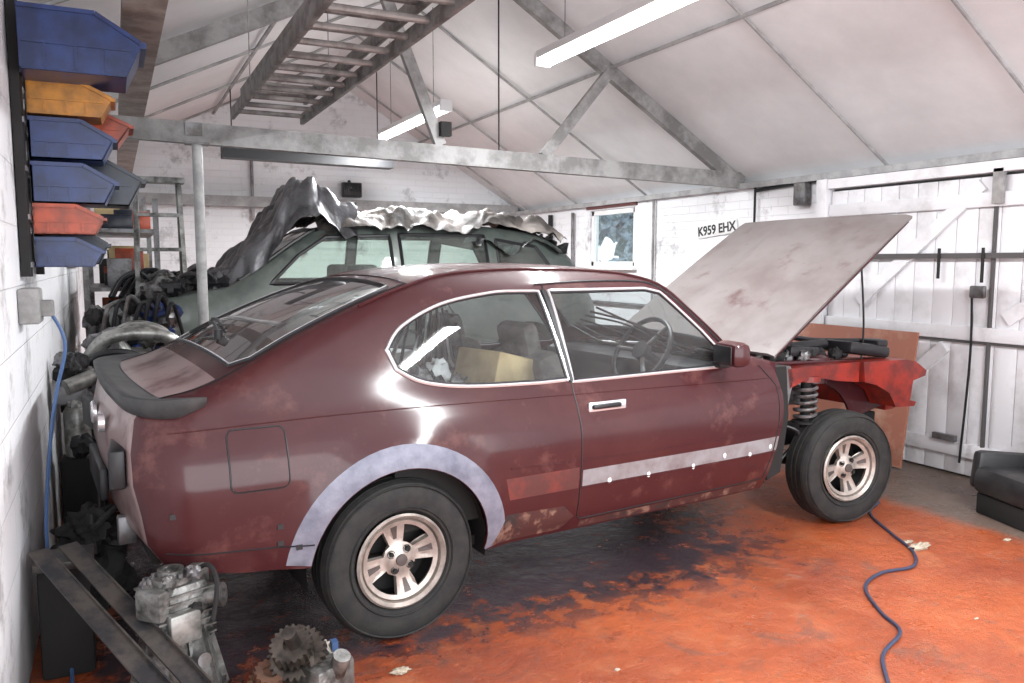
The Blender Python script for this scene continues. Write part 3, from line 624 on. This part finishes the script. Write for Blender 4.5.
for z in(1.40,1.58,1.76,1.94,2.12,2.3): mb.box((XL+.03,3.85,z),(.02,.65,.02),STEEL)
mb.obj('bin_rack')
def pbin(i,z,m,y0,w,d,h,x0=XL+.045):
    mb=MB(); n='parts_bin' if i==0 else 'parts_bin.%03d'%i
    t=.006; prof_=[(x0,z),(x0+d*.86,z),(x0+d,z+h*.55),(x0+d*.93,z+h*.62),(x0+d*.62,z+h),(x0,z+h)]
    mb.prism(prof_,y0,y0+t,m); mb.prism(prof_,y0+w-t,y0+w,m)
    mb.box((x0+d*.43,y0+w/2,z+t/2),(d*.86,w,t),m); mb.box((x0+t/2,y0+w/2,z+h/2),(t,w,h),m)
    beam(mb,(x0+d*.86,y0+w/2,z+.003),(x0+d,y0+w/2,z+h*.55),w,t,m)
    beam(mb,(x0+d*1.02,y0+w/2,z+h*.5),(x0+d*1.02,y0+w/2,z+h*.6),w*1.05,.02,m)
    for yy in(y0-.004,y0+w+.004):
        beam(mb,(x0,yy,z+h),(x0+d*.62,yy,z+h),.012,.015,m); beam(mb,(x0+d*.62,yy,z+h),(x0+d,yy,z+h*.58),.012,.015,m)
        beam(mb,(x0+.01,yy,z+h*.45),(x0+d*.9,yy,z+h*.45),.008,.010,m)
        for q in(.2,.45,.7): beam(mb,(x0+d*q,yy,z+.01),(x0+d*q,yy,z+h*.45),.006,.008,m)
    mb.ball((x0+d*.45,y0+w/2,z+h*.55),d*.38,BLACKP,sc=(1,w/d*.9,.5),amp=.5,n=10,seed=i)
    mb.obj(n)
pbin(0,2.10,BB,3.40,.32,.40,.22); pbin(1,1.98,BY,3.62,.20,.29,.13) ; pbin(2,1.81,BB,3.62,.21,.29,.15); pbin(3,1.64,BB,3.62,.21,.29,.15)
pbin(4,1.52,BR,3.62,.20,.24,.11); pbin(5,1.39,BB,3.62,.20,.23,.11); pbin(6,1.66,BN,4.0,.22,.40,.20); pbin(7,1.93,BR,4.0,.22,.36,.14)
pbin(8,1.40,BN,3.95,.22,.25,.15)
mb=MB(); mb.box((XL+.035,3.42,1.25),(.07,.16,.13),BEAM,bev=.01); mb.box((XL+.085,3.42,1.24),(.05,.06,.06),BEAM,bev=.006); mb.obj('socket_box')
CAB=pm('cable_blue',(.05,.10,.22),rough=.5)
mb=MB(); mb.tube(cr([(XL+.10,3.42,1.22),(XL+.14,3.40,1.1),(XL+.10,3.35,.9),(XL+.07,3.28,.65),(XL+.06,3.2,.4),(XL+.10,3.05,.15),(XL+.13,2.95,.012),(XL+.12,2.4,.012),(XL+.2,1.8,.012)],8),.007,CAB,6); mb.obj('wall_cable')
mb=MB(); mb.tube(cr([(3.95,3.12,.008),(3.73,3.0,.008),(3.55,2.72,.008),(3.42,2.5,.008),(3.25,2.37,.008),(3.05,2.38,.008),(2.85,2.30,.008),(2.70,2.10,.008),(2.62,1.95,.008),(2.40,1.85,.008),(2.2,1.66,.008),(1.9,1.4,.008)],8),.0075,pm('cable_slate',(.03,.04,.08),rough=.5),6); mb.obj('floor_cable')
# ================================================================= covered car
car2=empty('covered_car',(3.12,6.80,.24),math.radians(180))
G2=pm('green_paint',(.085,.105,.095),(.13,.15,.135),4,.4,.2,coat=.3)
rail2=cr([(3.12,.80),(2.95,.88),(2.6,.95),(2.35,1.0),(2.1,1.16),(1.85,1.33),(1.65,1.42),(1.2,1.47),(.6,1.48),(.1,1.45),(-.25,1.38),(-.5,1.2),(-.62,.98)],5)
tail2=[(-.70,.8),(-.72,.6),(-.70,.4),(-.6,.3)]
bottom2=[(-.45,.28)]+circ(0,.31,.36,180,0,16)+[(2.05,.25)]+circ(2.42,.31,.36,180,0,16)+[(2.95,.3)]
front2=[(3.18,.4),(3.20,.6)]
prof2=[(.2,.76),(.3,.80),(.5,.83),(.7,.835),(.85,.82),(.95,.79),(1.1,.735),(1.3,.66),(1.42,.60),(1.5,.54)]
w2=lin([(2.10,1.01),(1.15,1.01),(1.15,1.38),(1.66,1.36),(1.88,1.22)],.05); w3=lin([(1.07,1.01),(.32,1.01),(.32,1.39),(1.07,1.39)],.05); w4=lin([(.22,1.03),(-.32,1.05),(-.15,1.30),(.22,1.36)],.05)
ws2=lin([(2.30,-.88),(2.30,.88),(1.72,.85),(1.72,-.85)],.05); bay2=lin([(3.02,-.78),(3.02,.78),(2.42,.78),(2.42,-.78)],.05)
G2b=glassmat('glass_dusty',(.75,.88,.82),.10,.10,(.55,.65,.6))
Y2,top2=shell('body',car2,rail2,tail2,bottom2,front2,prof2,lambda x:1-(.05*max(0,(x-2.2)/1.2)**2)-.03*max(0,-x)**2,lambda x,z:0,lambda x:.03,
  [(w2,1),(w3,1),(w4,1)],[(ws2,1),(bay2,2)],{'list':[G2,G2b,DARK],'tail':0},(1,),bt=.05,bf=.1,closefront=True,step=.06)
mb=MB()
for w in(w2,w3,w4): sline(mb,Y2,w,.014,BLACKP,closed=True,off=.002)
mb.tube([top2(p.x,p.y)+Vector((0,0,.004)) for p in ws2],.014,BLACKP,6,closed=True)
for sx in(0,2.42):
    for sg in(-1,1):
        mb.lathe(tyre_prof(.30,.18,.18),(sx,sg*.70,.30),(0,1,0),RUBBER,32); mb.lathe([(sg*.07,.18),(sg*.05,.1),(sg*.06,0)],(sx,sg*.70,.30),(0,1,0),ALLOY,24)
mb.box((1.2,0,.3),(2.2,1.3,.05),DARK); mb.box((1.3,.36,.8),(.14,.5,.7),SEAT,bev=.04); mb.box((1.3,-.36,.8),(.14,.5,.7),SEAT,bev=.04); mb.box((.2,0,.8),(.14,1.2,.6),SEAT,bev=.04); mb.box((2.0,0,.85),(.3,1.3,.2),DARK,bev=.04)
for sx in(.55,1.9):
    for sg in(-1,1):
        mb.cyl((sx,sg*.6,-.24),(sx,sg*.6,.27),.035,STEEL,10); mb.box((sx,sg*.6,-.22),(.24,.24,.03),REDP)
mb.obj('trim_and_wheels',car2)
mb=MB()
for i in range(44):
    x=2.45+random.random()*.55; y=random.uniform(-.5,.66); mb.ball((x,y,.96+random.random()*.07),.05+random.random()*.05,random.choice((BLACKP,STEEL,DARK,ALU,DARK)),sc=(1,1.2,.8),amp=.7,n=8,seed=i)
for i in range(12):
    x=2.4+random.random()*.5; y=random.uniform(-.3,.66); mb.tube(cr([(x,y,.95),(x+.1,y+.05,1.08+random.random()*.05),(x+.22,y-.05,1.05),(x+.3,y+.08,.92)],5),.015,random.choice((BLACKP,STEEL,BLACKP)),6)
mb.box((2.6,.3,1.03),(.22,.18,.12),BLACKP,bev=.02); mb.box((2.75,-.1,1.03),(.3,.3,.1),ALU,bev=.03); mb.obj('engine_bay_parts',car2)
SH=pm('silver_plastic',(.17,.17,.18),(.035,.035,.038),3,.36,.2,bump=.9,bscale=7,th=(.40,.62),detail=6); SH2=pm('dusty_sheet',(.17,.15,.135),(.045,.042,.04),3.5,.55,.0,bump=.9,bscale=8,th=(.42,.60),detail=6); SHB=pm('black_sheet',(.016,.016,.018),(.045,.045,.045),5,.4,bump=.6,bscale=9)
def sheet(name,x0,x1,y0,y1,fz,m,n=70,amp=.06,seed=0):
    V=[];F=[]
    for i in range(n+1):
        for j in range(n+1):
            u=i/n;v=j/n; x=x0+(x1-x0)*u; y=y0+(y1-y0)*v; p=Vector((x*2.6,y*2.6,seed))
            r=abs(noise.noise(p))*1.2+abs(noise.noise(p*2.3))*.8+abs(noise.noise(p*5))*.4
            ex=noise.noise(Vector((u*5,seed,v*5)))*.10
            V.append((x+ex,y+noise.noise(Vector((u*6,v*6,seed+9)))*.09,fz(x+ex,y,u,v)+amp*r))
    for i in range(n):
        for j in range(n): a=i*(n+1)+j; F.append((a,a+n+1,a+n+2,a+1))
    return mk(name,V,F,m,None,None,True,180)
def roofz(x): return .24+float(np.interp(x,[.0,.52,.77,1.02,1.27,1.47,1.92,3.4,3.75],[.88,.95,1.0,1.17,1.34,1.43,1.49,1.49,1.25]))
def f1(x,y,u,v):
    k=math.exp(-((x-1.30)/.24)**2); e=max(0,.10-v)/.10
    return roofz(x)+.03+.34*k*(1-.5*abs(v-.4))-e*.22
def f2(x,y,u,v):
    e=max(0,.12-v)/.12; return roofz(x)+.03-e*.12+.02*math.sin(x*9)
sheet('plastic_sheet',.55,1.72,6.12,7.4,f1,SH,100,.15,3.1)
sheet('plastic_sheet.001',1.40,3.60,6.14,7.5,f2,SH2,100,.10,7.7)
sheet('plastic_sheet.002',2.65,3.60,6.08,6.6,lambda x,y,u,v:1.68-.20*(1-v)+.05*math.sin(x*12),SHB,40,.10,1.7)
# ================================================================= left-back clutter
mb=MB()
for z in(.3,.75,1.2,1.65): mb.box((.05,7.6,z),(.5,1.5,.03),STEEL)
for x in(-.2,.3):
    for y in(6.85,8.35): mb.box((x,y,.95),(.04,.04,1.9),STEEL)
for i in range(48):
    z=random.choice((.315,.765,1.215,1.665)); h=.10+random.random()*.24; d=.12+random.random()*.1
    mb.box((.10+random.uniform(-.15,.12),6.92+i*.029,z+h/2),(d,.035+random.random()*.03,h),random.choice((ALU,BLACKP,STEEL,TAN,BN,BR,DARK,DARK)),bev=.005)
mb.obj('storage_rack')
mb=MB()
for x in(.12,.48):
    for y in(6.15,6.65): beam(mb,(x,y,0),(x+(.04 if x<.3 else -.04),6.40,2.0),.03,.06,ALU)
for k in range(1,8): t=k/8; beam(mb,(.12+.04*t,6.15+.25*t,2.0*t),(.48-.04*t,6.15+.25*t,2.0*t),.07,.025,ALU)
mb.box((.30,6.40,2.0),(.36,.14,.04),ALU); mb.obj('step_ladder')
ALB=pm('bright_aluminium',(.38,.38,.36),(.13,.13,.12),9,.4,.6)
mb=MB(); e=Vector((.05,5.05,0))
mb.box(e+Vector((0,0,.62)),(.42,.55,.34),STEEL,bev=.03); mb.box(e+Vector((0,0,.84)),(.26,.55,.12),ALB,bev=.03); mb.box(e+Vector((0,.05,.40)),(.30,.45,.14),BLACKP,bev=.03)
for k in range(4):
    y=-.2+.13*k; mb.tube(cr([e+Vector((.02,y,.86)),e+Vector((-.06,y,.98)),e+Vector((.05,y-.02,1.04)),e+Vector((.2,y-.02,.99)),e+Vector((.24,y,.86))],5),.026,ALB,10)
mb.tube(cr([e+Vector((-.2,-.32,.90)),e+Vector((-.1,-.36,1.01)),e+Vector((.08,-.36,1.03)),e+Vector((.22,-.34,.98)),e+Vector((.28,-.3,.85))],6),.036,ALB,12)
mb.tube(cr([e+Vector((-.22,-.30,.80)),e+Vector((-.15,-.40,.92)),e+Vector((.0,-.42,.93)),e+Vector((.12,-.40,.84))],6),.022,BLACKP,10)
mb.lathe([(0,0),(0,.09),(.03,.09),(.03,.07),(.05,.07),(.05,0)],e+Vector((.05,-.33,.62)),(0,-1,0),STEEL,24); mb.lathe([(0,0),(0,.06),(.05,.06),(.05,0)],e+Vector((-.1,-.30,.80)),(0,-1,0),ALU,24)
mb.tube(cr([e+Vector((.1,-.3,.9)),e+Vector((.2,-.42,.75)),e+Vector((.05,-.42,.5)),e+Vector((-.1,-.36,.35))],6),.03,BLACKP,8)
for i in range(22): mb.ball(e+Vector((random.uniform(-.2,.25),random.uniform(-.32,.3),random.uniform(.5,.98))),.035+random.random()*.04,random.choice((BLACKP,STEEL,ALU,DARK,ALB)),amp=.6,n=8,seed=i+30)
for sx in(-.18,.18): mb.box(e+Vector((sx,0,.22)),(.05,.6,.44),DARK); mb.box(e+Vector((sx,0,.02)),(.06,.75,.04),DARK)
mb.obj('engine_on_stand')
mb=MB()
mb.box((.15,6.0,.88),(.35,.3,.10),BLACKP,bev=.03)
for i in range(26):
    p=Vector((-.15+random.random()*.52,5.72+random.random()*.3,.75+.42*random.random())); mb.ball(p,.04+random.random()*.06,random.choice((BLACKP,STEEL,ALU,DARK,BB)),amp=.5,n=8,seed=i)
for i in range(7): mb.tube(cr([(-.1+.06*i,5.75,.9),(-.05+.06*i,5.7,1.12+.03*(i%3)),(.05+.05*i,5.8,1.1),(.1+.05*i,5.85,.9)],5),.014,random.choice((BLACKP,STEEL)),6)
mb.box((.12,5.9,.42),(.46,.42,.82),DARK,bev=.02); mb.obj('parts_crate')
mb=MB(); mb.lathe([(0,0),(0,.055),(.02,.06),(.22,.06),(.24,.05),(.24,0)],(-.20,4.42,.46),(0,0,1),ALB,20); mb.box((-.20,4.42,.23),(.16,.16,.46),DARK,bev=.02)
mb.box((-.22,4.52,.76),(.14,.2,.10),STEEL,bev=.02); mb.cyl((-.24,4.40,.80),(-.12,4.46,.84),.04,ALB); mb.ball((-.2,4.5,.9),.06,BLACKP,amp=.5,n=10)
for i in range(18): mb.ball((random.uniform(-.27,-.16),random.uniform(4.35,4.65),random.uniform(.05,.98)),.03+random.random()*.035,random.choice((BLACKP,STEEL,ALU,DARK)),amp=.6,n=8,seed=i+60)
mb.obj('oil_filter_stack')
BAG=pm('black_fabric',(.010,.010,.011),(.03,.03,.03),8,.8,bump=.6,bscale=12)
mb=MB(); mb.ball((-.14,3.62,.17),.17,BAG,sc=(.85,1.3,1.0),amp=.5,fr=2.5,n=28,seed=2); mb.ball((-.13,3.48,.34),.12,BAG,sc=(.9,1.2,.8),amp=.6,fr=3,n=20,seed=5)
mb.tube(cr([(-.12,3.35,.40),(-.02,3.36,.48),(.02,3.5,.42),(-.02,3.62,.30)],6),.012,BAG,6); mb.obj('duffel_bag')
IR=pm('rusty_steel',(.05,.05,.055),(.12,.105,.095),10,.42,.6)
for i,dx in enumerate((0,.085)):
    mb=MB(); a=Vector((-.27+dx,2.98+dx*.3,.46)); b=Vector((.30+dx,1.88+dx*.3,.035)); beam(mb,a,b,.06,.006,IR); beam(mb,a+Vector((.027,.010,-.03)),b+Vector((.027,.010,-.0)),.006,.06,IR)
    mb.obj('steel_angle_bar' if i==0 else 'steel_angle_bar.001',smooth=False)
mb=MB(); mb.box((-.20,3.06,.19),(.16,.14,.38),DARK,bev=.012); mb.box((-.20,3.06,.395),(.18,.16,.03),IR,bev=.005); mb.obj('steel_block')
mb=MB(); c=Vector((.125,2.67,0))
mb.lathe([(0,.0),(0,.145),(.02,.15),(.035,.15),(.04,.135),(.14,.115),(.20,.10),(.24,.095)],c,(0,0,1),ALU,28)
mb.box(c+Vector((0,0,.31)),(.17,.15,.20),ALU,Matrix.Rotation(.4,3,'Z'),.03)
mb.box(c+Vector((-.05,-.05,.36)),(.10,.10,.10),ALU,Matrix.Rotation(.8,3,'Z'),.015); mb.box(c+Vector((.02,-.09,.28)),(.10,.03,.10),ALB,Matrix.Rotation(.4,3,'Z'),.008)
for k in range(10):
    t=k*math.pi/5; d=Vector((math.cos(t),math.sin(t),0)); beam(mb,c+d*.14+Vector((0,0,.03)),c+d*.085+Vector((0,0,.26)),.010,.03,ALU)
    mb.cyl(c+d*.138+Vector((0,0,.035)),c+d*.138+Vector((0,0,.055)),.010,STEEL,6)
for k in range(7): mb.box(c+Vector((0,0,.23+.025*k)),(.185,.165,.006),ALU,Matrix.Rotation(.4,3,'Z'))
mb.lathe([(0,.06),(.02,.06),(.02,.04),(.04,.04),(.04,.028),(.02,.026),(.02,0)],c+Vector((-.01,-.02,.41)),(0,0,1),ALU,20); mb.cyl(c+Vector((.06,-.02,.34)),c+Vector((.13,-.05,.35)),.03,ALU,14); mb.lathe([(0,.03),(0,.038),(.012,.038),(.012,.02),(-.02,.02),(-.02,0)],c+Vector((.13,-.05,.35)),(.9,-.4,.1),STEEL,14)
mb.cyl(c+Vector((.05,-.10,.18)),c+Vector((.07,-.15,.19)),.022,STEEL,12); mb.tube(cr([c+Vector((.06,.0,.42)),c+Vector((.10,-.04,.45)),c+Vector((.12,-.08,.40)),c+Vector((.10,-.12,.30))],5),.008,DARK,6)
for t in range(6): a=t*1.05; mb.cyl(c+Vector((-.01+.05*math.cos(a),-.02+.05*math.sin(a),.43)),c+Vector((-.01+.05*math.cos(a),-.02+.05*math.sin(a),.442)),.007,STEEL,6)
for i in range(14):
    a=i*.9; mb.ball(c+Vector((.085*math.cos(a),.08*math.sin(a),.22+.017*i)),.022,random.choice((ALU,ALB,STEEL,DARK)),amp=.6,n=7,seed=i)
mb.box(c+Vector((.07,.03,.40)),(.07,.05,.07),ALU,Matrix.Rotation(.8,3,'Z'),.012); mb.obj('gearbox')
mb=MB()
def gear(c,ax_,r,h,n,m,hole=.4):
    d=Vector(ax_).normalized();u=d.orthogonal().normalized();w=d.cross(u);c=Vector(c)+Vector((.05,0,0));pts=[]
    for i in range(n*4):
        t=2*math.pi*i/(n*4); rr=r*(1.0 if i%4 in(0,1) else .88); pts.append((rr*math.cos(t),rr*math.sin(t)))
    N=len(pts); vs=[c+u*p[0]+w*p[1] for p in pts]+[c+d*h+u*p[0]+w*p[1] for p in pts]+[c+d*h+u*p[0]*hole+w*p[1]*hole for p in pts]+[c+d*h*.5+u*p[0]*hole+w*p[1]*hole for p in pts]
    fs=[]
    for i in range(N):
        j=(i+1)%N; fs+=[(i,j,N+j,N+i),(N+i,N+j,2*N+j,2*N+i),(2*N+i,2*N+j,3*N+j,3*N+i)]
    fs+=[tuple(range(N)),tuple(range(3*N,4*N))]
    mb.add(vs,fs,m)
GD=pm('oily_steel',(.05,.045,.042),(.16,.14,.12),12,.3,.8); RU=pm('rusty_gear',(.22,.12,.08),(.10,.07,.06),14,.5,.6)
gear((.43,2.52,.13),(-.3,-.5,.8),.095,.04,26,GD); gear((.41,2.50,.17),(-.3,-.5,.8),.068,.045,20,GD); mb.cyl((.53,2.60,.04),(.43,2.42,.27),.022,GD); mb.lathe([(0,0),(0,.09),(.04,.095),(.08,.07),(.1,.0)],(.48,2.56,.0),(0,0,1),GD,24)
gear((.33,2.50,.06),(.1,-.4,.9),.07,.03,18,RU,.5); gear((.33,2.495,.10),(.1,-.4,.9),.05,.03,14,RU,.5); mb.lathe([(0,0),(0,.055),(.06,.05),(.06,0)],(.38,2.51,0),(0,0,1),RU,20)
mb.box((.55,2.46,.07),(.16,.12,.14),ALU,Matrix.Rotation(.5,3,'Z'),.02); mb.cyl((.58,2.43,.10),(.59,2.40,.17),.028,ALU); gear((.38,2.42,.03),(.2,-.2,.95),.05,.03,16,ALU,.4); mb.box((.59,2.50,.16),(.02,.03,.03),CAB)
gear((.47,2.46,.12),(.5,-.5,.6),.045,.02,14,GD); gear((.50,2.50,.13),(.1,-.8,.5),.05,.02,16,GD)
mb.box((.43,2.43,.02),(.12,.1,.04),GD,bev=.01); mb.obj('differential_gears')
mb=MB(); DB=pm('paper_scrap',(.40,.34,.26),rough=.8)
for x,y,s in((.82,2.52,.028),(3.50,2.52,.045),(3.52,2.60,.022),(1.5,2.2,.010),(3.0,1.9,.010),(4.0,2.4,.018)):
    mb.ball((x,y,s*.25),s,DB,sc=(1.2,.6,.35),amp=.9,n=8,seed=x)
mb.obj('floor_debris')
st=empty('car_seat',(4.46,2.50,-.28),math.radians(163))
mb=MB(); SK=pm('black_leather',(.014,.014,.015),(.03,.03,.031),6,.45); seat(mb,.0,0,-.05,SK)
for sg in(-1,1): mb.box((.0,sg*.24,.50),(.46,.07,.22),SK,Matrix.Rotation(-.1,3,'Y'),.03); mb.box((-.27,sg*.23,.73),(.20,.07,.46),SK,Matrix.Rotation(-.28,3,'Y'),.03)
mb.box((0,0,.34),(.46,.42,.12),DARK,bev=.01); mb.obj('seat_cushions',st)
mb=MB(); beam(mb,(1.00,8.5,2.52),(2.75,8.5,2.50),.18,.16,BLACKP); mb.cyl((1.1,8.5,2.6),(1.1,8.5,rz(1.1)),.006,DARK); mb.cyl((2.6,8.5,2.58),(2.6,8.5,rz(2.6)),.006,DARK); mb.obj('rolled_tarpaulin')
mb=MB(); mb.box((2.68,9.88,2.30),(.24,.08,.18),BLACKP,bev=.01); mb.box((2.68,9.835,2.30),(.19,.01,.13),GLASS); mb.cyl((2.68,9.9,2.3),(2.68,10.0,2.42),.02,BLACKP); mb.obj('flood_lamp')
mb=MB(); mb.cyl((2.1,9.93,1.5),(2.1,9.93,2.1),.02,BEAM); mb.cyl((1.5,9.95,1.9),(1.5,9.95,2.7),.02,BEAM); mb.box((4.2,9.95,1.2),(.6,.06,.25),WHITE,bev=.01); mb.obj('trim_4')
# ================================================================= lights, world, camera
def area(name,loc,rot,sx,sy,p,c=(1,1,1)):
    l=bpy.data.lights.new(name,'AREA'); l.shape='RECTANGLE'; l.size=sx; l.size_y=sy; l.energy=p; l.color=c; o=bpy.data.objects.new(name,l); COL.objects.link(o); o.location=loc; o.rotation_euler=rot; return o
area('tube_glow_near',(2.56,3.8,2.66),(0,0,0),.12,1.8,105,(.96,.98,1)); area('tube_glow_far',(2.56,7.3,2.66),(0,0,0),.12,1.8,230,(.96,.98,1)); area('fill_front',(2.56,.3,2.66),(0,0,0),.12,1.8,125,(.96,.98,1))  # the front one is an added fill light near the camera, out of view
area('rear_fill',(1.8,-1.4,1.3),(math.radians(90),0,0),4.8,2.4,130,(.96,.98,1))  # added fill light behind the camera; no doorway is built there
w=bpy.data.worlds.new('world'); bpy.context.scene.world=w; w.use_nodes=True; bg=w.node_tree.nodes['Background']; bg.inputs[0].default_value=(.88,.94,1,1); bg.inputs[1].default_value=2.3
cd=bpy.data.cameras.new('camera'); cam=bpy.data.objects.new('camera',cd); COL.objects.link(cam)
cam.location=(0,0,1.41); cam.rotation_euler=(math.pi/2-math.radians(5.7),0,-math.radians(26.4)); cd.lens=28; cd.clip_start=.02
bpy.context.scene.camera=cam
bpy.context.scene.view_settings.view_transform='Standard'
